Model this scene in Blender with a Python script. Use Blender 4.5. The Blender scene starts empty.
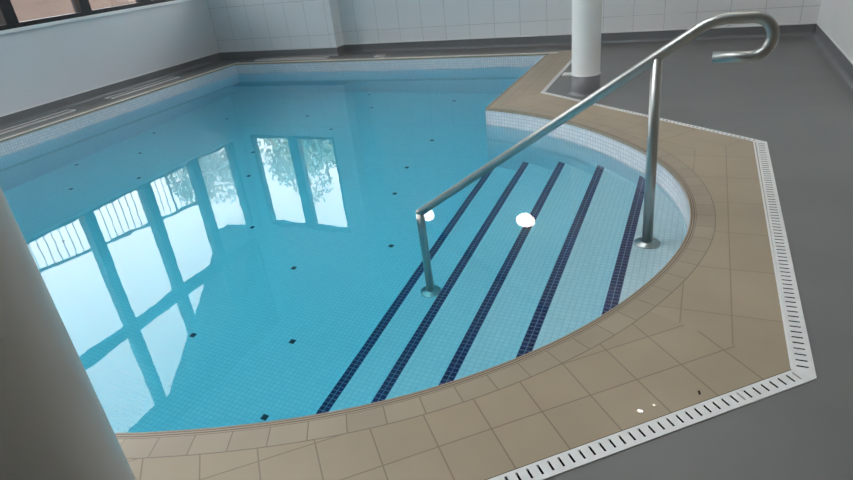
import bpy, math, random
from math import sin, cos, pi, hypot, atan2, radians
from mathutils import Vector, Matrix
from mathutils.geometry import tessellate_polygon
random.seed(7)
S = bpy.context.scene
COL = S.collection

# ------------------------------------------------------------------ materials
def mat(name, col=(.8, .8, .8), rough=.5, metal=0., spec=.5):
    m = bpy.data.materials.new(name); m.use_nodes = True
    b = m.node_tree.nodes['Principled BSDF']
    b.inputs['Base Color'].default_value = (*col, 1)
    b.inputs['Roughness'].default_value = rough
    b.inputs['Metallic'].default_value = metal
    b.inputs['Specular IOR Level'].default_value = spec
    return m
def N(m, t, **kw):
    n = m.node_tree.nodes.new(t)
    for k, v in kw.items():
        if k in n.inputs: n.inputs[k].default_value = v
        else: setattr(n, k, v)
    return n
def L(m, a, ao, b, bi): m.node_tree.links.new(a.outputs[ao], b.inputs[bi])
def bsdf(m): return m.node_tree.nodes['Principled BSDF']

def grid_mat(name, c1, c2, grout, w, h, mortar, rough=.3, bump=.15, offset=0., spec=.5, cloud=0.):
    """tiles laid from the UV map, which is in metres"""
    m = mat(name, c1, rough, 0, spec)
    uv = N(m, 'ShaderNodeTexCoord')
    br = N(m, 'ShaderNodeTexBrick', offset=offset, squash=1.0)
    br.inputs['Color1'].default_value = (*c1, 1); br.inputs['Color2'].default_value = (*c2, 1)
    br.inputs['Mortar'].default_value = (*grout, 1)
    br.inputs['Scale'].default_value = 1.0
    br.inputs['Mortar Size'].default_value = mortar
    br.inputs['Mortar Smooth'].default_value = .1
    br.inputs['Brick Width'].default_value = w; br.inputs['Row Height'].default_value = h
    L(m, uv, 'UV', br, 'Vector')
    src = (br, 'Color')
    if cloud:
        no = N(m, 'ShaderNodeTexNoise'); no.inputs['Scale'].default_value = 3.; no.inputs['Detail'].default_value = 5.
        L(m, uv, 'Object', no, 'Vector')
        mp = N(m, 'ShaderNodeMapRange'); mp.inputs['From Min'].default_value = .3; mp.inputs['From Max'].default_value = .7
        mp.inputs['To Min'].default_value = 1 - cloud; mp.inputs['To Max'].default_value = 1 + cloud * .6
        L(m, no, 'Fac', mp, 'Value')
        mx = N(m, 'ShaderNodeVectorMath', operation='SCALE')
        L(m, br, 'Color', mx, 0); L(m, mp, 'Result', mx, 'Scale')
        src = (mx, 'Vector')
    L(m, src[0], src[1], bsdf(m), 'Base Color')
    bp = N(m, 'ShaderNodeBump'); bp.inputs['Strength'].default_value = bump; bp.inputs['Distance'].default_value = .002; bp.invert = True
    L(m, br, 'Fac', bp, 'Height'); L(m, bp, 'Normal', bsdf(m), 'Normal')
    return m

def noise_mat(name, c1, c2, scale, rough=.5, metal=0., detail=4., bump=0., spec=.5):
    m = mat(name, c1, rough, metal, spec)
    tc = N(m, 'ShaderNodeTexCoord'); no = N(m, 'ShaderNodeTexNoise')
    no.inputs['Scale'].default_value = scale; no.inputs['Detail'].default_value = detail
    L(m, tc, 'Object', no, 'Vector')
    cr = N(m, 'ShaderNodeValToRGB')
    cr.color_ramp.elements[0].position = .35; cr.color_ramp.elements[1].position = .65
    cr.color_ramp.elements[0].color = (*c1, 1); cr.color_ramp.elements[1].color = (*c2, 1)
    L(m, no, 'Fac', cr, 'Fac'); L(m, cr, 'Color', bsdf(m), 'Base Color')
    if bump:
        bp = N(m, 'ShaderNodeBump'); bp.inputs['Strength'].default_value = bump; bp.inputs['Distance'].default_value = .003
        L(m, no, 'Fac', bp, 'Height'); L(m, bp, 'Normal', bsdf(m), 'Normal')
    return m

M = {}
M['mosaic'] = grid_mat('white_mosaic', (.80, .80, .81), (.70, .72, .76), (.50, .54, .59), .025, .025, .0018, .25)
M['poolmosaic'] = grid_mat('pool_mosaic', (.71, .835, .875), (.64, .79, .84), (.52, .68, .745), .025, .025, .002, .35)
M['bluemosaic'] = grid_mat('blue_mosaic', (.002, .006, .062), (.004, .011, .095), (.17, .23, .37), .025, .025, .0018, .25)
M['deck'] = grid_mat('beige_deck_tile', (.36, .286, .198), (.335, .266, .185), (.225, .175, .123), .148, .148, .0022, .36, .35, cloud=.09)
M['deck2'] = grid_mat('beige_deck_tile_long', (.375, .298, .208), (.35, .278, .195), (.25, .195, .138), .296, .148, .002, .36, .35, cloud=.09)
M['coping'] = grid_mat('beige_coping_tile', (.355, .295, .215), (.325, .268, .195), (.20, .16, .115), .104, .055, .0018, .36, .35, cloud=.09)
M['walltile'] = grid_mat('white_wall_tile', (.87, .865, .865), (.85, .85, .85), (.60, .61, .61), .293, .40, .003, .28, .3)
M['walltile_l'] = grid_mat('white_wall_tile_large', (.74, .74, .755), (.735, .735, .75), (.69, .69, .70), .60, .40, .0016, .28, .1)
M['paintwhite'] = noise_mat('white_paint', (.72, .72, .71), (.75, .75, .74), 4, .5)
M['bouncewall'] = noise_mat('bounce_wall_tone', (.25, .205, .165), (.32, .265, .21), 5, .5)  # unseen wall finish added to tone the light bounced near the camera
M['rightwall'] = noise_mat('white_wall_paint', (.86, .86, .855), (.89, .89, .885), 3, .45)
M['columnpaint'] = noise_mat('column_paint', (.84, .84, .82), (.87, .87, .85), 5, .38)
M['vinyl'] = noise_mat('grey_vinyl', (.138, .138, .137), (.157, .157, .154), 2.2, .40, detail=6., spec=.75)
M['cove'] = noise_mat('grey_cove', (.17, .173, .183), (.19, .193, .20), 3, .4)
M['ceil'] = noise_mat('ceiling_paint', (.72, .72, .71), (.76, .76, .75), 3, .8)
M['steel'] = noise_mat('stainless_steel', (.44, .445, .43), (.50, .50, .48), 3, .40, 1.)
M['plastic'] = noise_mat('white_plastic', (.70, .70, .69), (.76, .76, .75), 20, .4)
M['beading'] = mat('white_beading', (.78, .78, .77), .4)
M['dark'] = mat('dark_slot_shade', (.006, .006, .007), .9, 0, .1)
M['black'] = noise_mat('black_aluminium', (.012, .013, .016), (.018, .019, .022), 8, .35)
M['darktile'] = mat('dark_marker_tile', (.01, .012, .04), .3)
M['greymetal'] = mat('grey_grille', (.22, .22, .23), .35)
M['brickwall'] = grid_mat('pinkish_brick', (.20, .145, .12), (.17, .125, .105), (.19, .15, .13), .23, .075, .008, .85, .3, .5)
M['paving'] = grid_mat('pinkish_paving', (.20, .15, .125), (.18, .135, .115), (.13, .10, .09), .4, .4, .008, .85, .3)
M['fencepaint'] = mat('grey_fence_paint', (.10, .12, .125), .5)
M['leaf'] = noise_mat('pale_leaf', (.46, .54, .47), (.62, .68, .62), 6, .6)
M['leaf2'] = noise_mat('green_leaf', (.30, .42, .32), (.46, .56, .46), 6, .6)
M['bark'] = noise_mat('bark', (.10, .075, .05), (.16, .12, .09), 20, .9)
M['concrete'] = noise_mat('concrete', (.10, .115, .12), (.13, .14, .145), 4, .9)
M['litedge'] = grid_mat('lit_edge_tile', (.84, .81, .76), (.80, .77, .72), (.55, .50, .45), .104, .2, .0018, .36, .3)  # coping lip coloured pale for the light its edge catches
M['sillpaint'] = mat('white_sill', (.93, .93, .92), .35)
M['joint'] = mat('brown_joint', (.07, .055, .04), .8)
M['debris'] = mat('debris', (.03, .02, .015), .8)

# grip grooves along the inner lip of the coping
m = M['grip'] = mat('beige_grip_tile', (.33, .265, .19), .4)
tc = N(m, 'ShaderNodeTexCoord'); sp = N(m, 'ShaderNodeSeparateXYZ'); L(m, tc, 'UV', sp, 'Vector')
mt = N(m, 'ShaderNodeMath', operation='MULTIPLY'); mt.inputs[1].default_value = 2 * pi / .0088; L(m, sp, 'Y', mt, 0)
sn = N(m, 'ShaderNodeMath', operation='SINE'); L(m, mt, 'Value', sn, 0)
cr = N(m, 'ShaderNodeValToRGB')
cr.color_ramp.elements[0].position = .35; cr.color_ramp.elements[0].color = (.13, .095, .065, 1)
cr.color_ramp.elements[1].position = .6; cr.color_ramp.elements[1].color = (.34, .27, .195, 1)
mr = N(m, 'ShaderNodeMapRange'); mr.inputs['From Min'].default_value = -1; L(m, sn, 'Value', mr, 'Value')
L(m, mr, 'Result', cr, 'Fac'); L(m, cr, 'Color', bsdf(m), 'Base Color')

# water: refracting surface with gentle ripples, absorbing body
m = M['water'] = bpy.data.materials.new('pool_water'); m.use_nodes = True
nt = m.node_tree; nt.nodes.clear()
out = N(m, 'ShaderNodeOutputMaterial'); gl = N(m, 'ShaderNodeBsdfGlass')
gl.inputs['IOR'].default_value = 1.333; gl.inputs['Roughness'].default_value = 0.
gl.inputs['Color'].default_value = (1, 1, 1, 1)
tc = N(m, 'ShaderNodeTexCoord'); no = N(m, 'ShaderNodeTexNoise')
no.inputs['Scale'].default_value = 3.2; no.inputs['Detail'].default_value = 2.0
L(m, tc, 'Object', no, 'Vector')
bp = N(m, 'ShaderNodeBump'); bp.inputs['Strength'].default_value = 1.0; bp.inputs['Distance'].default_value = .0007
L(m, no, 'Fac', bp, 'Height'); L(m, bp, 'Normal', gl, 'Normal')
va = N(m, 'ShaderNodeVolumeAbsorption'); va.inputs['Color'].default_value = (.10, .872, .972, 1); va.inputs['Density'].default_value = .75
L(m, gl, 'BSDF', out, 'Surface'); L(m, va, 'Volume', out, 'Volume')

# window glass: thin pane
m = M['glass'] = bpy.data.materials.new('window_glass'); m.use_nodes = True
nt = m.node_tree; nt.nodes.clear()
out = N(m, 'ShaderNodeOutputMaterial'); tr = N(m, 'ShaderNodeBsdfTransparent'); gs = N(m, 'ShaderNodeBsdfGlossy')
tr.inputs['Color'].default_value = (.95, .97, .97, 1); gs.inputs['Roughness'].default_value = 0.
fr = N(m, 'ShaderNodeFresnel'); fr.inputs['IOR'].default_value = 1.3
mx = N(m, 'ShaderNodeMixShader'); L(m, fr, 'Fac', mx, 'Fac'); L(m, tr, 'BSDF', mx, 1); L(m, gs, 'BSDF', mx, 2); L(m, mx, 'Shader', out, 'Surface')

def emit(name, col, s):
    m = bpy.data.materials.new(name); m.use_nodes = True
    nt = m.node_tree; nt.nodes.clear()
    o = N(m, 'ShaderNodeOutputMaterial'); e = N(m, 'ShaderNodeEmission')
    e.inputs['Color'].default_value = (*col, 1); e.inputs['Strength'].default_value = s
    L(m, e, 'Emission', o, 'Surface'); return m
M['lamp'] = emit('lamp_diffuser_glow', (1, .83, .74), 15.)
M['lampc'] = emit('ceiling_diffuser_glow', (1, .93, .84), 36.)

m = M['puddle'] = mat('wet_drop', (.42, .33, .235), .03); bsdf(m).inputs['IOR'].default_value = 1.5

# ------------------------------------------------------------------ mesh builder
class MB:
    def __init__(s): s.v = []; s.f = []; s.uv = []; s.mi = []; s.sm = []
    def face(s, pts, uvs=None, mi=0, smooth=False):
        i = len(s.v); s.v += [tuple(p) for p in pts]; s.f.append(list(range(i, i + len(pts))))
        if uvs is None:
            a, b, c = Vector(pts[0]), Vector(pts[1]), Vector(pts[2]); n = (b - a).cross(c - a)
            ax = max(range(3), key=lambda k: abs(n[k]))
            uvs = [((p[1], p[2]), (p[0], p[2]), (p[0], p[1]))[ax] for p in pts]
        s.uv.append([tuple(u) for u in uvs]); s.mi.append(mi); s.sm.append(smooth)
        return s
    def poly(s, pts2, z, mi=0, uvf=None, flip=False):
        vs = [Vector((p[0], p[1], z)) for p in pts2]
        for t in tessellate_polygon([vs]):
            t = [pts2[k if isinstance(k, int) else k] for k in t]
            ar = (t[1][0]-t[0][0])*(t[2][1]-t[0][1]) - (t[1][1]-t[0][1])*(t[2][0]-t[0][0])
            if (ar < 0) != flip: t = t[::-1]
            s.face([(p[0], p[1], z) for p in t], [uvf(p) if uvf else (p[0], p[1]) for p in t], mi)
        return s
    def box(s, x0, y0, z0, x1, y1, z1, mi=0):
        c = [(x0,y0,z0),(x1,y0,z0),(x1,y1,z0),(x0,y1,z0),(x0,y0,z1),(x1,y0,z1),(x1,y1,z1),(x0,y1,z1)]
        for q in ((0,3,2,1),(4,5,6,7),(0,1,5,4),(1,2,6,5),(2,3,7,6),(3,0,4,7)):
            s.face([c[k] for k in q], None, mi)
        return s
    def tube(s, path, r, n=20, mi=0, cap=True):
        P = [Vector(p) for p in path]; R = r if isinstance(r, (list, tuple)) else [r] * len(P)
        rings = []; up = None
        for i, p in enumerate(P):
            t = ((P[min(i+1, len(P)-1)] - p).normalized() + (p - P[max(i-1, 0)]).normalized()).normalized()
            if up is None:
                up = Vector((0, 1, 0)) if abs(t.y) < .9 else Vector((1, 0, 0))
            a = (up - t * up.dot(t)).normalized(); b = t.cross(a); up = a
            rings.append([p + (a * cos(2*pi*k/n) + b * sin(2*pi*k/n)) * R[i] for k in range(n)])
        base = len(s.v)
        for rg in rings: s.v += [tuple(q) for q in rg]
        for i in range(len(rings) - 1):
            for k in range(n):
                k2 = (k+1) % n
                s.f.append([base+i*n+k, base+i*n+k2, base+(i+1)*n+k2, base+(i+1)*n+k]); s.uv.append([(0, 0)]*4); s.mi.append(mi); s.sm.append(True)
        if cap:
            s.f.append([base+k for k in range(n)][::-1]); s.uv.append([(0, 0)]*n); s.mi.append(mi); s.sm.append(False)
            o = base + (len(rings)-1)*n
            s.f.append([o+k for k in range(n)]); s.uv.append([(0, 0)]*n); s.mi.append(mi); s.sm.append(False)
        return s
    def lathe(s, prof, c=(0, 0, 0), n=40, mi=0, smooth=True):
        """prof: (r, z) from bottom to top"""
        base = len(s.v)
        for r, z in prof:
            s.v += [(c[0] + r*cos(2*pi*k/n), c[1] + r*sin(2*pi*k/n), c[2] + z) for k in range(n)]
        for i in range(len(prof)-1):
            for k in range(n):
                k2 = (k+1) % n
                s.f.append([base+i*n+k, base+i*n+k2, base+(i+1)*n+k2, base+(i+1)*n+k])
                s.uv.append([(0, 0)]*4); s.mi.append(mi); s.sm.append(smooth)
        return s
    def sphere(s, c, r, n=20, mi=0):
        return s.lathe([(r*sin(pi*i/12)+1e-5, -r*cos(pi*i/12)) for i in range(13)], c, n, mi)
    def build(s, name, mats, parent=None, loc=None):
        me = bpy.data.meshes.new(name)
        off = Vector(loc) if loc else Vector((0, 0, 0))
        me.from_pydata([tuple(Vector(v) - off) for v in s.v], [], s.f)
        ul = me.uv_layers.new(name='UVMap'); k = 0
        for p in me.polygons:
            p.material_index = s.mi[p.index]; p.use_smooth = s.sm[p.index]
            for j in range(p.loop_total): ul.data[p.loop_start + j].uv = s.uv[p.index][j]
        for mm in (mats if isinstance(mats, (list, tuple)) else [mats]): me.materials.append(M[mm])
        o = bpy.data.objects.new(name, me); COL.objects.link(o)
        if parent: o.parent = parent
        if loc: o.location = loc if not parent else Vector(loc) - Vector(parent.location)
        elif parent: o.location = -Vector(parent.location)
        return o
def empty(name, loc):
    o = bpy.data.objects.new(name, None); o.location = loc; o.empty_display_size = .1; COL.objects.link(o); return o
def tag(o, label=None, cat=None, group=None, kind=None):
    if label: o['label'] = label
    if cat: o['category'] = cat
    if group: o['group'] = group
    if kind: o['kind'] = kind
    return o
def struct(o): o['kind'] = 'structure'; return o
def offset(path, d):
    """offset an open 2D polyline to its left by d, mitred"""
    out = []
    for i, p in enumerate(path):
        a = path[max(i-1, 0)]; b = path[min(i+1, len(path)-1)]
        def nrm(u, v):
            l = hypot(v[0]-u[0], v[1]-u[1]); return (-(v[1]-u[1])/l, (v[0]-u[0])/l)
        n1 = nrm(a, p) if i > 0 else nrm(p, b); n2 = nrm(p, b) if i < len(path)-1 else n1
        mx_, my_ = n1[0]+n2[0], n1[1]+n2[1]; q = 1 + n1[0]*n2[0] + n1[1]*n2[1]
        out.append((p[0]+d*mx_/q, p[1]+d*my_/q))
    return out

# ------------------------------------------------------------------ plan of the place (metres, deck level z = 0)
PXL, PXR, PYB, PYN = -5.47, -1.42, 6.17, -2.0       # pool edges: left, right, back, near
ZW, ZF, ZC = -.125, -1.22, 4.02                      # water, pool floor, ceiling
AX, AY = -1.687, 2.438                               # centre of the curved bay
RT = [(-90, 1.735), (-80.9, 1.707), (-75, 1.682), (-68, 1.663), (-60, 1.652), (-50, 1.647), (-42, 1.648), (-32, 1.658), (-21, 1.674), (-12, 1.695), (-4, 1.711),
      (4, 1.716), (12, 1.714), (20, 1.706), (30, 1.684), (45, 1.661), (58, 1.667), (71, 1.690), (80.9, 1.712), (90, 1.735)]
def arcr(t):
    a = t * 180 / pi
    k = max(1, min(len(RT) - 3, max(i for i in range(len(RT)) if RT[i][0] <= a + 1e-6)))
    (x0, y0), (x1, y1), (x2, y2), (x3, y3) = RT[k-1:k+3]
    u = (a - x1) / (x2 - x1); m1 = (y2-y0)/(x2-x0)*(x2-x1); m2 = (y3-y1)/(x3-x1)*(x2-x1)
    return (2*u**3-3*u**2+1)*y1 + (u**3-2*u**2+u)*m1 + (3*u**2-2*u**3)*y2 + (u**3-u**2)*m2
T_END = radians(80.9)
arc = [(AX + arcr(t)*cos(t), AY + arcr(t)*sin(t)) for t in [T_END - 2*T_END*i/96 for i in range(97)]]   # far end to near end
arc[0] = (PXR, arc[0][1]); arc[-1] = (PXR, arc[-1][1])
WL, WR, WB, WPIER, WF = -5.94, .96, 6.62, 6.44, -3.0
PIER_X = -4.08
def arc_y(x, far):
    best = None
    h = arc[:49] if far else arc[48:]
    for a, b in zip(h[:-1], h[1:]):
        if min(a[0], b[0]) - 1e-9 <= x <= max(a[0], b[0]) + 1e-9:
            t = (x - a[0]) / (b[0] - a[0]) if abs(b[0]-a[0]) > 1e-9 else 0
            return a[1] + t*(b[1]-a[1])
    return h[0][1] if abs(h[0][0]-x) < abs(h[-1][0]-x) else h[-1][1]

# ------------------------------------------------------------------ pool shell
CT = .018      # coping thickness above the mosaic
mb = MB()
fl = [(PXL, PYN), (PXR, PYN), (PXR, PYB), (PXL, PYB)]
mb.poly(fl, ZF, 0)
def wallstrip(path, z0, z1, mi, flip=False):
    s = 0
    for a, b in zip(path[:-1], path[1:]):
        l = hypot(b[0]-a[0], b[1]-a[1])
        q = [(a[0], a[1], z0), (b[0], b[1], z0), (b[0], b[1], z1), (a[0], a[1], z1)]
        u = [(s, z0), (s+l, z0), (s+l, z1), (s, z1)]
        if flip: q, u = q[::-1], u[::-1]
        mb.face(q, u, mi); s += l
peri = [(PXL, PYN), (PXL, PYB), (PXR, PYB)] + arc + [(PXR, PYN), (PXL, PYN)]
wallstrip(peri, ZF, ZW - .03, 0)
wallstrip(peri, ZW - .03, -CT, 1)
# dark marker tiles set in the floor
for x, y in [(-5.375,3.554),(-4.887,3.101),(-4.955,3.944),(-4.447,3.444),(-3.766,4.195),(-3.451,3.718),(-2.851,2.976),(-2.261,2.626),
             (-3.325,4.891),(-5.312,4.48),(-2.447,1.893),(-1.884,2.039),(-1.72,1.554),(-2.148,4.161),(-2.047,3.706),(-1.756,3.031),
             (-4.775,5.038),(-3.835,5.246),(-3.225,5.592),(-3.505,6.059),(-2.164,4.756),(-2.369,5.89),(-2.2,1.1),(-3.2,1.5),(-4.1,2.4)]:
    mb.box(x-.0155, y-.0155, ZF, x+.0155, y+.0155, ZF+.002, 3)
pool = struct(mb.build('swimming_pool', ['poolmosaic', 'mosaic', 'bluemosaic', 'darktile']))
# steps in the curved bay
stairs = struct(empty('pool_steps', (-.7, AY, ZF)))
NX = [-1.405, -1.116, -.818, -.525, -.246]; NZ = [-1.01, -.80, -.59, -.375, -.19]
for k in range(5):
    mb = MB(); x0, z = NX[k], NZ[k]; zprev = ZF if k == 0 else NZ[k-1]
    x1 = NX[k+1] if k < 4 else arc[48][0]
    def tread(xa, xb, mi):
        n = 8 if xb - xa < .06 else 24
        xs = [xa + (xb-xa)*i/n for i in range(n+1)]
        for a, b in zip(xs[:-1], xs[1:]):
            mb.face([(a, arc_y(a, 0), z), (b, arc_y(b, 0), z), (b, arc_y(b, 1), z), (a, arc_y(a, 1), z)],
                    [(a-xa, arc_y(a, 0)), (b-xa, arc_y(b, 0)), (b-xa, arc_y(b, 1)), (a-xa, arc_y(a, 1))], mi)
    tread(x0, x0 + .05, 2); tread(x0 + .05, x1, 0)
    ya, yb = arc_y(x0, 0), arc_y(x0, 1)
    mb.face([(x0, yb, zprev), (x0, ya, zprev), (x0, ya, z), (x0, yb, z)], [(yb, zprev), (ya, zprev), (ya, z), (yb, z)], 0)
    mb.build('step', ['poolmosaic', 'mosaic', 'bluemosaic'], stairs)

# water body, its skirts buried in the pool walls
mb = MB()
wp = offset(peri[:-1] + [peri[0]], .012)
wp = [(PXL-.012, PYN-.012), (PXL-.012, PYB+.012)] + offset([(PXR, PYB)] + arc + [(PXR, PYN)], .012)
wp[2] = (PXR+.012, PYB+.012); wp[-1] = (PXR+.012, PYN-.012)
mb.poly(wp, ZW, 0); mb.poly(wp, ZF - .02, 0, None, True)
loop = wp + [wp[0]]
for a, b in zip(loop[:-1], loop[1:]):
    mb.face([(b[0], b[1], ZF-.02), (b[0], b[1], ZW), (a[0], a[1], ZW), (a[0], a[1], ZF-.02)][::1], None, 0)
water = mb.build('pool_water', 'water')
import bmesh
bm = bmesh.new(); bm.from_mesh(water.data); bmesh.ops.remove_doubles(bm, verts=bm.verts, dist=1e-5); bmesh.ops.recalc_face_normals(bm, faces=bm.faces)
bm.to_mesh(water.data); bm.free()
tag(water, 'clear blue still water filling the white-tiled swimming pool', 'water', kind='stuff')

# ------------------------------------------------------------------ coping
GW, RW = .024, .098
mb = MB()
def coping_run(path, GW=GW, lip=1):
    o1, o2 = offset(path, GW), offset(path, RW)
    s = 0
    for i in range(len(path)-1):
        l = hypot(path[i+1][0]-path[i][0], path[i+1][1]-path[i][1])
        mb.face([(*path[i], 0), (*path[i+1], 0), (*o1[i+1], 0), (*o1[i], 0)], [(s, 0), (s+l, 0), (s+l, GW), (s, GW)], lip)
        mb.face([(*o1[i], 0), (*o1[i+1], 0), (*o2[i+1], 0), (*o2[i], 0)], [(s, 0.0015), (s+l, 0.0015), (s+l, .0562), (s, .0562)], 0)
        mb.face([(*path[i], -CT), (*path[i+1], -CT), (*path[i+1], 0), (*path[i], 0)], [(s, .03), (s+l, .03), (s+l, .03), (s, .03)], 0)
        s += l
    return o2
right_path = [(PXR, PYB)] + arc + [(PXR, PYN)]
co = coping_run(right_path)
coping_run([(PXR + RW, PYN), (PXL - RW, PYN)][::1])
coping_run([(PXL, PYN - RW), (PXL, PYB + RW)], .05, 2)
coping_run([(PXL, PYB), (PXR + RW, PYB)], .05, 2)
struct(mb.build('pool_coping', ['coping', 'grip', 'litedge']))

# ------------------------------------------------------------------ tiled deck (octagonal apron) in four laying zones
D = [(-1.115, 6.26), (-1.112, 4.575), (.322, 3.487), (.315, 1.529), (-1.112, .252), (-1.115, -2.9)]
mb = MB()
i2 = min(range(1, 98), key=lambda i: abs(atan2(co[i][1]-AY, co[i][0]-AX) - radians(28)))
i3 = min(range(1, 98), key=lambda i: abs(atan2(co[i][1]-AY, co[i][0]-AX) - radians(-24.6)))
def uvalong(a, b, k=1.):
    l = hypot(b[0]-a[0], b[1]-a[1]); e = ((b[0]-a[0])/l, (b[1]-a[1])/l)
    return lambda p: (((p[0]-a[0])*e[0]+(p[1]-a[1])*e[1] + .05)*k, abs(-(p[0]-a[0])*e[1]+(p[1]-a[1])*e[0]) + .0015)
mb.poly([D[0], D[1], co[1], (co[0][0], 6.26)], 0, 0, uvalong(D[0], D[1]))
mb.poly([D[1], D[2]] + co[1:i2+1][::-1], 0, 1, uvalong(D[1], D[2]))
mb.poly([D[2], D[3]] + co[i2:i3+1][::-1], 0, 1, uvalong(D[2], D[3]))
mb.poly([D[3], D[4]] + co[i3:98][::-1], 0, 0, uvalong(D[3], D[4]))
mb.poly([D[4], D[5], (co[-1][0], -2.9), co[97]], 0, 0, uvalong(D[4], D[5]))
struct(mb.build('tiled_deck', ['deck', 'deck2']))

# ------------------------------------------------------------------ slotted drain grates along the apron
GRW = .052
GWS = [.030, .032, GRW, GRW, GRW]                     # the two far runs are narrower
def outer():
    ln_ = []
    for k, (a, b) in enumerate(zip(D[:-1], D[1:])):
        l = hypot(b[0]-a[0], b[1]-a[1]); n_ = (-(b[1]-a[1])/l, (b[0]-a[0])/l); w_ = GWS[k]
        ln_.append(((a[0]+n_[0]*w_, a[1]+n_[1]*w_), (b[0]+n_[0]*w_, b[1]+n_[1]*w_)))
    r_ = [ln_[0][0]]
    for (p, q), (u, v) in zip(ln_[:-1], ln_[1:]):
        d1 = (q[0]-p[0], q[1]-p[1]); d2 = (v[0]-u[0], v[1]-u[1]); c_ = d1[0]*d2[1]-d1[1]*d2[0]
        t = ((u[0]-p[0])*d2[1]-(u[1]-p[1])*d2[0])/c_; r_.append((p[0]+d1[0]*t, p[1]+d1[1]*t))
    return r_ + [ln_[-1][1]]
O = outer()                                          # outer edge of the grates
def lerp(a, b, t): return (a[0]+(b[0]-a[0])*t, a[1]+(b[1]-a[1])*t)
def grate(a, b, ao, bo, label, pitch=.0276, GRW=GRW):
    """white plate with cross slots over a dark channel; a-b inner edge, ao-bo outer edge"""
    mb = MB()
    l = hypot(b[0]-a[0], b[1]-a[1]); n = max(1, int(l / pitch)); zt, zb = .003, -.034
    e = ((b[0]-a[0])/l, (b[1]-a[1])/l); nn = (-e[1], e[0])
    if (ao[0]-a[0])*nn[0] + (ao[1]-a[1])*nn[1] < 0: nn = (-nn[0], -nn[1])
    def pt(s, w): return (a[0]+e[0]*s+nn[0]*w, a[1]+e[1]*s+nn[1]*w)
    def slab(q, mi=0, side=0):
        ar = sum(q[i][0]*q[(i+1) % 4][1]-q[(i+1) % 4][0]*q[i][1] for i in range(4))
        if ar < 0: q = q[::-1]
        mb.face([(*p, zt) for p in q], None, mi)
        for i in range(4):
            p, r = q[i], q[(i+1) % 4]
            mb.face([(*p, zb), (*r, zb), (*r, zt), (*p, zt)], None, side)
    W0, W1, SW = .17*GRW, .74*GRW, .0058
    sa = (ao[0]-a[0])*e[0]+(ao[1]-a[1])*e[1]; sb = (bo[0]-a[0])*e[0]+(bo[1]-a[1])*e[1]
    f = lambda w, s0, s1: s0 + (s1-s0)*w/GRW
    # inner and outer rails
    slab([a, b, pt(f(W0, l, sb), W0), pt(f(W0, 0, sa), W0)])
    slab([pt(f(W1, 0, sa), W1), pt(f(W1, l, sb), W1), bo, ao])
    m0 = .005 + max(0, sa * .5); m1 = l - .006 + min(0, (sb - l) * .5)
    n = int((m1 - m0) / pitch); ed = [f(W0, 0, sa), f(W0, l, sb)]
    s = m0 + SW
    slab([pt(f(W0, 0, sa), W0), pt(s, W0), pt(s, W1), pt(f(W1, 0, sa), W1)])
    for k in range(n):
        s0 = m0 + pitch*k + SW; s1 = m0 + pitch*(k+1)
        if k == 0: s0 = s + SW
        slab([pt(s0, W0), pt(s1, W0), pt(s1, W1), pt(s0, W1)], 0, 1)  # slot walls coloured near-black for the shade between the bars
    s = m0 + pitch*n + SW
    if s < l: slab([pt(s, W0), pt(f(W0, l, sb), W0), pt(f(W1, l, sb), W1), pt(s, W1)])
    # dark channel floor under the slots
    mb.face([(*pt(m0, W0), -.032), (*pt(m1, W0), -.032), (*pt(m1, W1), -.032), (*pt(m0, W1), -.032)], None, 1)
    c = lerp(a, b, .5)
    o = mb.build('drain_grate', ['plastic', 'dark'], None, (c[0], c[1], 0))
    tag(o, label, 'drain grate', 'white slotted grates around the tiled deck')
grate(D[0], D[1], O[0], O[1], 'short white drain grate left of the round white column, running to the back wall', GRW=GWS[0])
grate(D[1], D[2], O[1], O[2], 'thin-looking white drain grate passing behind the upright rail post, in front of the column', GRW=GWS[1])
grate(D[2], D[3], O[2], O[3], 'straight white slotted grate along the right edge of the beige tiles')
def foot(p, a, b):
    l2 = (b[0]-a[0])**2+(b[1]-a[1])**2; return ((p[0]-a[0])*(b[0]-a[0])+(p[1]-a[1])*(b[1]-a[1]))/l2
ts = foot((.195, 1.386), D[3], D[4])
sp_ = lerp(D[3], D[4], ts); ln = hypot(D[4][0]-D[3][0], D[4][1]-D[3][1])
nx_, ny_ = -(D[4][1]-D[3][1])/ln, (D[4][0]-D[3][0])/ln
so_ = (sp_[0]+nx_*GRW, sp_[1]+ny_*GRW)
g = .0008*(1/ln)
grate(D[3], lerp(D[3], D[4], ts-g), O[3], (so_[0]+.001, so_[1]+.001), 'stubby corner piece of white drain grate at the bottom right deck corner', .0283)
grate(lerp(D[3], D[4], ts+g), D[4], so_, O[4], 'long white slotted grate running along the bottom edge of the beige tiles', .0283)
# continuation out of frame is part of the floor edge
# cream edging strip between tile and right-hand grate
mb = MB(); e_ = ((D[4][0]-D[3][0])/ln, (D[4][1]-D[3][1])/ln)
q_ = [D[3], D[4], (D[4][0]-nx_*.004, D[4][1]-ny_*.004), (D[3][0]-nx_*.004, D[3][1]-ny_*.004)]
mb.face([(*p, .0008) for p in q_[::-1]])
struct(mb.build('trim_3', 'joint'))
mb = MB(); mb.box(D[3][0]-.006, D[3][1], -.01, D[3][0]+.001, D[2][1]-.002, .0025)
struct(mb.build('trim_1', 'beading'))

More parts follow.
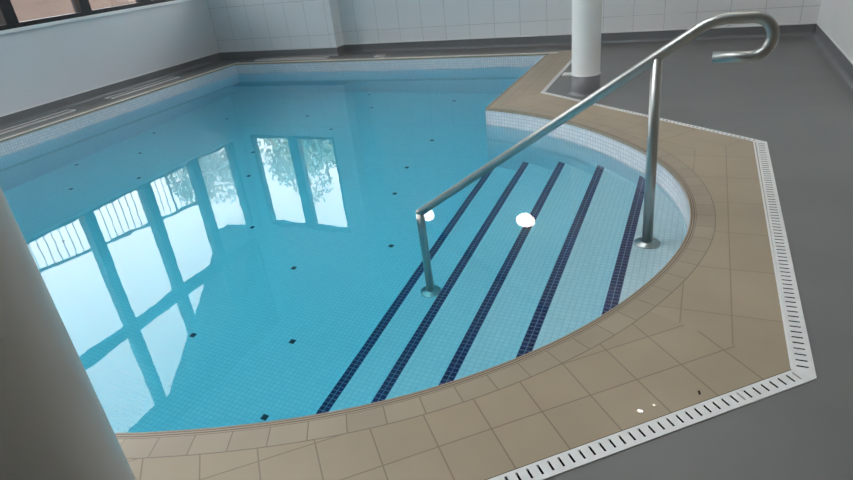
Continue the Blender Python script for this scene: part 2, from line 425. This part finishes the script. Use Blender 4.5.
# ------------------------------------------------------------------ grey floor
mb = MB()
Oe = O
mb.poly([(WL, WF), (PXL-RW, WF), (PXL-RW, PYB+RW), (Oe[0][0], PYB+RW)] + Oe[1:5] + [(Oe[5][0], WF), (WR, WF), (WR, WB), (PIER_X, WB), (PIER_X, WPIER), (WL, WPIER)], 0, 0)
mb.poly([(PXL-RW, WF), (Oe[5][0], WF), (Oe[5][0], PYN-RW), (PXL-RW, PYN-RW)], -.0005, 0)
mb.box(D[0][0]-.001, 6.255, -.03, O[0][0], 6.262, -.0005)
struct(mb.build('floor', 'vinyl'))

# coved skirtings with a white bead on top
def cove(name, pts, left_is_room):
    """pts: wall-foot polyline; profile rises up the wall with a curved foot"""
    mb = MB()
    prof = [(.050, .0012), (.030, .004), (.016, .012), (.008, .024), (.006, .04), (.006, .104), (0, .107)]
    sgn = 1 if left_is_room else -1
    rows = [[(*p, z) for p in offset(pts, sgn*d)] for d, z in prof]
    for r0, r1 in zip(rows[:-1], rows[1:]):
        for i in range(len(pts)-1):
            q = [r0[i], r0[i+1], r1[i+1], r1[i]]
            mb.face(q if left_is_room else q[::-1], None, 0, True)
    top = [[(*p, z) for p in offset(pts, sgn*d)] for d, z in ((.007, .103), (.007, .112), (0, .114))]
    for r0, r1 in zip(top[:-1], top[1:]):
        for i in range(len(pts)-1):
            q = [r0[i], r0[i+1], r1[i+1], r1[i]]
            mb.face(q if left_is_room else q[::-1], None, 1)
    return struct(mb.build(name, ['cove', 'beading']))
cove('baseboard_left', [(WL, WF), (WL, WPIER)], False)
cove('baseboard_back', [(WL, WPIER), (PIER_X, WPIER), (PIER_X, WB), (WR, WB)], False)
cove('baseboard_right', [(WR, WB), (WR, WF)], False)
cove('baseboard_front', [(WR, WF), (WL, WF)], False)

# ------------------------------------------------------------------ walls, ceiling
WY0, WY1, WZ0, WZ1 = .62, 6.27, .82, 3.95            # opening in the left wall
TH = .125
mb = MB()
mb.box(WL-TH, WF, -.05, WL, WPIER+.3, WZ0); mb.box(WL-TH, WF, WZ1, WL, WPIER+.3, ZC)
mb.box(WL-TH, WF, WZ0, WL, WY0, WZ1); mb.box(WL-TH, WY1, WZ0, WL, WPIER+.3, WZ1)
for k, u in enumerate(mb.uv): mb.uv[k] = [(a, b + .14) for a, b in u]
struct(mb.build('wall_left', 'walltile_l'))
BX0, BX1, BZ0, BZ1 = -5.76, -4.365, .79, 2.22         # opening in the projecting pier of the back wall
mb = MB()
yb = WPIER + .09
mb.box(WL, WPIER, -.05, PIER_X, yb, BZ0); mb.box(WL, WPIER, BZ1, PIER_X, yb, ZC)
mb.box(WL, WPIER, BZ0, BX0, yb, BZ1); mb.box(BX1, WPIER, BZ0, PIER_X, yb, BZ1)
off = .14
mb.box(PIER_X-.2, yb, -.05, PIER_X, WB+.2, ZC)
mb.box(PIER_X, WB, -.05, WR+.2, WB+.2, ZC)
for k, u in enumerate(mb.uv): mb.uv[k] = [(a + .06, b + off) for a, b in u]
struct(mb.build('wall_back', 'walltile'))
mb = MB(); mb.box(WR, 3.0, -.05, WR+.2, WB, ZC); mb.box(WR, WF, -.05, WR+.2, 3.0, ZC, 1)
struct(mb.build('wall_right', ['rightwall', 'bouncewall']))
mb = MB(); mb.box(WL-TH, WF-.2, -.05, WR+.2, WF, ZC)
struct(mb.build('wall_front', 'bouncewall'))
SX0, SX1, SY0, SY1 = -3.9, -1.4, .3, 2.8              # opening for the added, unseen skylight that lights pool and deck
mb = MB(); mb.box(WL-TH, WF-.2, ZC, WR+.2, SY0, ZC+.2); mb.box(WL-TH, SY1, ZC, WR+.2, WB+.2, ZC+.2)
mb.box(WL-TH, SY0, ZC, SX0, SY1, ZC+.2); mb.box(SX1, SY0, ZC, WR+.2, SY1, ZC+.2)
struct(mb.build('ceiling', 'ceil'))
mb = MB(); mb.box(WL-.01, WY0, WZ0-.026, WL+.02, WY1, WZ0+.004); struct(mb.build('trim_2', 'sillpaint'))

# ------------------------------------------------------------------ windows
def window_left(n, y0, y1):
    e = struct(empty('window_%d' % n, (WL-.06, (y0+y1)/2, WZ0)))
    mb = MB(); x0, x1 = WL-.12, WL-.01
    h = .06
    mb.box(x0, y0, WZ0+.004, x1, y0+h, WZ1); mb.box(x0, y1-h, WZ0+.004, x1, y1, WZ1)
    mb.box(x0, y0+h, WZ0+.004, x1, y1-h, WZ0+.045); mb.box(x0, y0+h, WZ1-.03, x1, y1-h, WZ1)
    mb.box(x0, y0+h, 2.34, x1, y1-h, 2.46); mb.box(x0, y0+h, 3.60, x1, y1-h, 3.70)
    mb.build('window_frame', 'black', e)
    for za, zb in ((WZ0+.045, 2.34), (2.46, 3.60), (3.70, WZ1-.03)):
        MB().box(WL-.075, y0+h, za, WL-.069, y1-h, zb).build('window_pane', 'glass', e)
ys = [6.27, 5.50, 4.68, 3.86, 3.05, 2.24, 1.43, .62]
for n, (b, a) in enumerate(zip(ys[:-1], ys[1:])): window_left(n+1, a, b)
e = struct(empty('window_8', ((BX0+BX1)/2, WPIER+.08, BZ0)))
mb = MB(); y0, y1 = WPIER-.004, WPIER+.088; h = .05
mb.box(BX0, y0, BZ0, BX0+h*.6, y1, BZ1); mb.box(BX1-h*.6, y0, BZ0, BX1, y1, BZ1)
mb.box(BX0+.03, y0, BZ0, BX1-.03, y1, BZ0+.04); mb.box(BX0+.03, y0, BZ1-.04, BX1-.03, y1, BZ1)
mb.box(-5.115, y0, BZ0+.04, -4.965, y1, BZ1-.04)
mb.build('window_frame', 'black', e)
for xa, xb in ((BX0+.03, -5.115), (-4.965, BX1-.03)):
    MB().box(xa, WPIER+.05, BZ0+.04, xb, WPIER+.056, BZ1-.04).build('window_pane', 'glass', e)

e = struct(empty('window_9', ((SX0+SX1)/2, (SY0+SY1)/2, ZC+.1)))  # unseen skylight, added for overhead light
mb = MB()
mb.box(SX0, SY0, ZC+.1, SX0+.05, SY1, ZC+.2); mb.box(SX1-.05, SY0, ZC+.1, SX1, SY1, ZC+.2)
mb.box(SX0+.05, SY0, ZC+.1, SX1-.05, SY0+.05, ZC+.2); mb.box(SX0+.05, SY1-.05, ZC+.1, SX1-.05, SY1, ZC+.2)
mb.build('window_frame', 'beading', e)
MB().box(SX0+.05, SY0+.05, ZC+.14, SX1-.05, SY1-.05, ZC+.15).build('window_pane', 'glass', e)

# ------------------------------------------------------------------ columns
def column(x, y, label):
    e = tag(empty('column', (x, y, 0)), label, 'column')
    MB().lathe([(.103, .155), (.103, ZC)], (x, y, 0), 64).build('shaft', 'columnpaint', e)
    MB().lathe([(.132, .001), (.117, .006), (.109, .02), (.106, .04), (.106, .150), (.103, .150)], (x, y, 0), 64).build('skirting', 'cove', e)
    MB().lathe([(.1075, .146), (.1075, .155), (.102, .157)], (x, y, 0), 64).build('bead', 'beading', e)
    return e
c1 = column(-.762, 4.55, 'round white column with grey skirting standing behind the handrail')
t = MB().box(-.93, 4.52, .142, -.86, 4.58, .152).build('bracket', 'beading', c1)
column(-.732, .269, 'large grey-looking round column cut off by the left edge of the photo')

# ------------------------------------------------------------------ stainless handrail
RY, TR = 2.50, .0203
e = tag(empty('handrail', (-.138, RY, NZ[4])), 'bent stainless steel handrail with curled end standing in the pool steps', 'handrail')
p0 = (-1.250, RY, -.096); p1 = (-.005, RY, .748)
path = [p0]
d = Vector((p1[0]-p0[0], 0, p1[2]-p0[2])).normalized()
# sloping run, then bend to level, then the curl
zt, rc, cxr = .787, .069, .165
tb = Vector((-.035, RY, .757 - .02)); 
slope = (Vector((-.149, RY, .660)) - Vector(p0)).normalized()
# where the slope meets the level line
s = (zt - p0[2]) / slope.z; corner = Vector(p0) + slope * s
bl = .055
a0 = corner - slope * bl; a1 = corner + Vector((1, 0, 0)) * bl
for i in range(13):
    t_ = i/12; path.append(tuple((1-t_)**2*a0 + 2*t_*(1-t_)*corner + t_**2*a1))
for i in range(0, 25):
    a = pi/2 - pi*i/24; path.append((cxr + rc*cos(a), RY, zt - rc + rc*sin(a)))
path.append((.045, RY, zt - 2*rc + .002))
mb = MB().tube(path, TR, 24); mb.sphere(p0, .0217)
mb.build('rail', 'steel', e)
mb = MB().tube([(-.137, RY, NZ[4]), (-.149, RY, p0[2] + slope.z*((-.149-p0[0])/slope.x) - .006)], .0218, 24)
post_a = mb.build('post', 'steel', e)
post_b = MB().tube([(-1.243, RY+.004, NZ[0]), p0], .0215, 24).build('post', 'steel', e)
for pp, x, y, z in ((post_a, -.137, RY, NZ[4]), (post_b, -1.243, RY+.004, NZ[0])):
    MB().lathe([(.057, 0), (.057, .005), (.054, .008), (.030, .010), (.0245, .018), (.020, .018)], (x, y, z), 32).build('base_plate', 'steel').parent = pp

# ------------------------------------------------------------------ low air grilles in the walkway by the far walls
def grille(x0, y0, x1, y1, label):
    cx_, cy_ = (x0+x1)/2, (y0+y1)/2
    e = tag(empty('floor_grille', (cx_, cy_, 0)), label, 'floor grille', 'white framed grilles in the pool walkway')
    mb = MB(); h, f = .012, .016
    mb.box(x0, y0, 0, x1, y0+f, h); mb.box(x0, y1-f, 0, x1, y1, h); mb.box(x0, y0+f, 0, x0+f, y1-f, h); mb.box(x1-f, y0+f, 0, x1, y1-f, h)
    mb.build('frame', 'plastic', e)
    mb = MB(); mb.box(x0+f, y0+f, .0005, x1-f, y1-f, .001, 1)
    if y1-y0 > x1-x0:
        for k in range(3):
            xx = x0+f + (x1-x0-2*f)*(k+.5)/3; mb.box(xx-.005, y0+f, .001, xx+.005, y1-f, .008)
    else:
        for k in range(3):
            yy = y0+f + (y1-y0-2*f)*(k+.5)/3; mb.box(x0+f, yy-.005, .001, x1-f, yy+.005, .008)
    mb.build('louvres', ['greymetal', 'dark'], e)
grille(-5.82, 2.5, -5.70, 3.98, 'long white framed floor grille under the left windows, cut off by the photo edge')
grille(-5.82, 4.42, -5.70, 5.42, 'long white framed floor grille under the left windows, nearer the far corner')
grille(-5.26, 6.30, -4.17, 6.385, 'long white framed floor grille at the foot of the projecting back wall section')
grille(-3.49, 6.275, -3.37, 6.37, 'small white floor grille in the walkway just right of the projecting wall section')

# ------------------------------------------------------------------ lamps (mirrored in water and wet tiles, plus one added as fill)
def bulkhead(x, z, label):
    e = tag(empty('wall_lamp', (x, WB, z)), label, 'wall lamp', 'oval bulkhead lamps on the back wall')
    R = Matrix.Rotation(radians(90), 4, 'X')
    def lay(prof, name, m):
        mb = MB().lathe(prof, (0, 0, 0), 40)
        mb.v = [tuple(R @ Vector((v[0]*1.08, v[1]*.84, v[2])) + Vector((x, WB, z))) for v in mb.v]
        return mb.build(name, m, e)
    lay([(.120, 0), (.120, .02), (.116, .026), (.112, .026)], 'housing', 'plastic')
    lay([(.113, .02), (.112, .032), (.100, .052), (.075, .066), (.04, .075), (.0001, .078)], 'diffuser', 'lamp')
bulkhead(-1.825, 1.876, 'glowing oval wall lamp mirrored whole on the third blue stripe')
bulkhead(-3.205, 1.90, 'glowing oval wall lamp mirrored beside the lower handrail bend')
def ceiling_lamp(x, y):
    e = empty('ceiling_lamp', (x, y, ZC))
    MB().lathe([(.185, 0), (.185, -.03), (.17, -.035)], (x, y, ZC), 40).build('rim', 'plastic', e)
    MB().lathe([(.0001, -.045), (.165, -.035), (.175, -.02)], (x, y, ZC), 40).build('diffuser', 'lampc', e)
    return e
tag(ceiling_lamp(-.251, 5.61), 'round ceiling lamp glinting on the wet beige tiles', 'ceiling lamp')
struct(ceiling_lamp(.2, 3.5))  # second lamp, unseen, added to brighten the far floor and right wall

# wet spots on the tiles, and a scrap of dirt
for (x, y, r), lab in (((-.056, 1.253, .0125), 'larger glinting drop of water on the beige tiles near the drain grate'), ((-.022, 1.287, .008), 'smaller glinting drop of water on the beige tiles near the drain grate')):
    mb = MB().lathe([(r, 0), (r*.9, r*.012), (r*.6, r*.019), (r*.3, r*.021), (.0001, r*.0215)], (x, y, .0002), 24)
    tag(mb.build('water_drop', 'puddle', None, (x, y, 0)), lab, 'water drop', 'water drops on the deck')
mb = MB(); mb.face([(.078, 1.372, .001), (.083, 1.356, .001), (.087, 1.358, .004), (.084, 1.373, .003)]); mb.face([(.078, 1.372, .001), (.084, 1.373, .003), (.083, 1.365, .006)]); mb.face([(.083, 1.356, .001), (.083, 1.365, .006), (.087, 1.358, .004)])
tag(mb.build('dirt_speck', 'debris', None, (.082, 1.364, 0)), 'tiny dark scrap lying on the beige tile near the corner grate', 'dirt')

# ------------------------------------------------------------------ outside
mb = MB(); mb.box(-30, -14, -.3, WL-TH-.001, 26, -.12); mb.box(WL-TH-.001, WB+.21, -.3, 12, 26, -.12)
struct(mb.build('outside_ground', 'paving'))
FA, FB = Vector((-9.46, 3.25)), Vector((-8.36, 7.75))     # line of the garden wall
fd = (FB-FA).normalized(); fn = Vector((-fd.y, fd.x))
FS = FA - fd*5.0; FE = FB + fd*.4
def along(mb, a, b, off0, off1, z0, z1, mi=0):
    q = [a+fn*off0, b+fn*off0, b+fn*off1, a+fn*off1]
    c = [(p.x, p.y, z0) for p in q] + [(p.x, p.y, z1) for p in q]
    s0 = (a-FS).dot(fd); s1 = (b-FS).dot(fd)
    for f in ((3,2,1,0),(4,5,6,7),(0,1,5,4),(1,2,6,5),(2,3,7,6),(3,0,4,7)):
        uv = [((s0, s1, s1, s0)[k % 4] + (off0 if k % 4 < 2 else off1), c[k][2]) for k in f]
        mb.face([c[k] for k in f], uv, mi)
mb = MB(); along(mb, FS, FE, 0, .22, -.15, 1.50); struct(mb.build('garden_wall', 'brickwall'))
mid = FA
e = tag(empty('railing', (mid.x, mid.y, 1.5)), 'dark upright-bar railing on the garden wall outside the left windows', 'railing')
top = MB(); along(top, FA-fd*1.5, FB, .09, .13, 2.56, 2.60); top.build('top_rail', 'fencepaint', e)
bot = MB(); along(bot, FA-fd*1.5, FB, .09, .13, 1.58, 1.61); bot.build('bottom_rail', 'fencepaint', e)
tot = (FB-FA).length + 1.5
nb = int(tot/.115)
for k in range(nb+1):
    p = FA - fd*1.5 + fd*(tot*k/nb)
    a = .026 if k % 12 == 0 else .011
    mb = MB(); along(mb, p-fd*a/2, p+fd*a/2, .11-a/2, .11+a/2, 1.50 if k % 12 == 0 else 1.61, 2.56)
    mb.build('post' if k % 12 == 0 else 'baluster', 'fencepaint', e)

def plant(x, y, z0, zt, r, n, leafmat, label, name='tree'):
    e = tag(empty(name, (x, y, z0)), label, 'tree', 'trees outside the windows')
    MB().tube([(x, y, z0), (x+.03, y, (z0+zt)*.5), (x, y+.03, zt-.2*r)], [.07, .05, .02], 10).build('trunk', 'bark', e)
    mb = MB()
    lob = [(Vector((random.uniform(-.55, .55)*r, random.uniform(-.55, .55)*r, random.uniform(-.9, .55)*r)), random.uniform(.45, .7)*r) for _ in range(9)]
    for _ in range(n):
        c, q = random.choice(lob)
        v = Vector((random.gauss(0, 1), random.gauss(0, 1), random.gauss(0, 1))).normalized()*q*random.uniform(.55, 1.0)
        p = c + v + Vector((x, y, zt - r*1.1))
        a = Vector((random.gauss(0, 1), random.gauss(0, 1), random.gauss(0, 1))).normalized()
        b = a.cross(Vector((random.gauss(0, 1), random.gauss(0, 1), random.gauss(0, 1)))).normalized()
        s = random.uniform(.05, .10)
        mb.face([p-a*s, p+b*s*.45, p+a*s, p-b*s*.45])
    mb.build('crown', leafmat, e)
plant(-11.2, 14.6, -.12, 5.8, 1.3, 4200, 'leaf', 'pale leafy tree beyond the corner, seen through the left pane of the back window')
plant(-8.5, 12.0, -.12, 4.15, 1.25, 4200, 'leaf2', 'greener bushy tree seen through the right pane of the back window')
plant(-12.6, 12.0, -.12, 4.9, 1.05, 3600, 'leaf', 'pale tree past the end of the railing, seen through the corner side window')
# rounded roof slab over the terrace outside the corner
mb = MB()
edge = [(WL-TH-.005, 3.40), (-6.25, 4.12), (-6.80, 4.98), (-7.27, 5.65), (-7.60, 6.20), (-8.27, 7.17), (-8.75, 7.89), (-9.18, 8.34), (-9.45, 8.75), (-9.38, 9.08), (-9.0, 9.16), (-8.6, 9.05), (-8.3, 8.80), (WL-TH-.005, 8.80)]
mb.poly(edge, 3.80, 0, None, True); mb.poly(edge, 4.02, 0)
lp = edge + [edge[0]]
for a, b in zip(lp[:-1], lp[1:]): mb.face([(*a, 3.80), (*b, 3.80), (*b, 4.02), (*a, 4.02)])
struct(mb.build('outside_canopy_roof', 'concrete'))

# ------------------------------------------------------------------ daylight: bright overcast sky
w = bpy.data.worlds.new('World'); S.world = w; w.use_nodes = True
nt = w.node_tree; bg = nt.nodes['Background']
tc = nt.nodes.new('ShaderNodeTexCoord'); no = nt.nodes.new('ShaderNodeTexNoise'); no.inputs['Scale'].default_value = 2.; no.inputs['Detail'].default_value = 4
cr = nt.nodes.new('ShaderNodeValToRGB'); cr.color_ramp.elements[0].position = .3; cr.color_ramp.elements[1].position = .7
cr.color_ramp.elements[0].color = (.92, .93, .97, 1); cr.color_ramp.elements[1].color = (1.0, .985, .98, 1)
nt.links.new(tc.outputs['Generated'], no.inputs['Vector']); nt.links.new(no.outputs['Fac'], cr.inputs['Fac']); nt.links.new(cr.outputs['Color'], bg.inputs['Color'])
spx = nt.nodes.new('ShaderNodeSeparateXYZ'); nt.links.new(tc.outputs['Generated'], spx.inputs['Vector'])
mpr = nt.nodes.new('ShaderNodeMapRange'); mpr.inputs['From Min'].default_value = 0; mpr.inputs['From Max'].default_value = 1
mpr.inputs['To Min'].default_value = 4.0; mpr.inputs['To Max'].default_value = 11.0      # overcast sky: brighter overhead than at the horizon
nt.links.new(spx.outputs['Z'], mpr.inputs['Value']); nt.links.new(mpr.outputs['Result'], bg.inputs['Strength'])

# ------------------------------------------------------------------ camera
cd = bpy.data.cameras.new('Camera'); cam = bpy.data.objects.new('Camera', cd); COL.objects.link(cam)
cd.sensor_width = 36; cd.lens = 589.857 / 853 * 36; cd.clip_start = .02
pi_, ro, ya = .46666, -.11742, -.45716
fw = Vector((sin(ya)*cos(pi_), cos(ya)*cos(pi_), -sin(pi_))); r = Vector((cos(ya), -sin(ya), 0)); u = r.cross(fw)
r2 = r*cos(ro) + u*sin(ro); u2 = -r*sin(ro) + u*cos(ro)
cam.matrix_world = Matrix(((r2.x, u2.x, -fw.x, 0), (r2.y, u2.y, -fw.y, 0), (r2.z, u2.z, -fw.z, 1.15), (0, 0, 0, 1)))
S.camera = cam

S.view_settings.view_transform = 'Standard'; S.view_settings.look = 'None'
S.view_settings.gamma = 1; S.view_settings.use_curve_mapping = False
S.view_settings.exposure = -0.07
S.cycles.use_denoising = True
S.cycles.use_adaptive_sampling = False
S.cycles.max_bounces = 16; S.cycles.diffuse_bounces = 8; S.cycles.glossy_bounces = 6; S.cycles.transmission_bounces = 12; S.cycles.transparent_max_bounces = 16
S.cycles.caustics_refractive = True; S.cycles.caustics_reflective = True
S.cycles.sample_clamp_indirect = 20
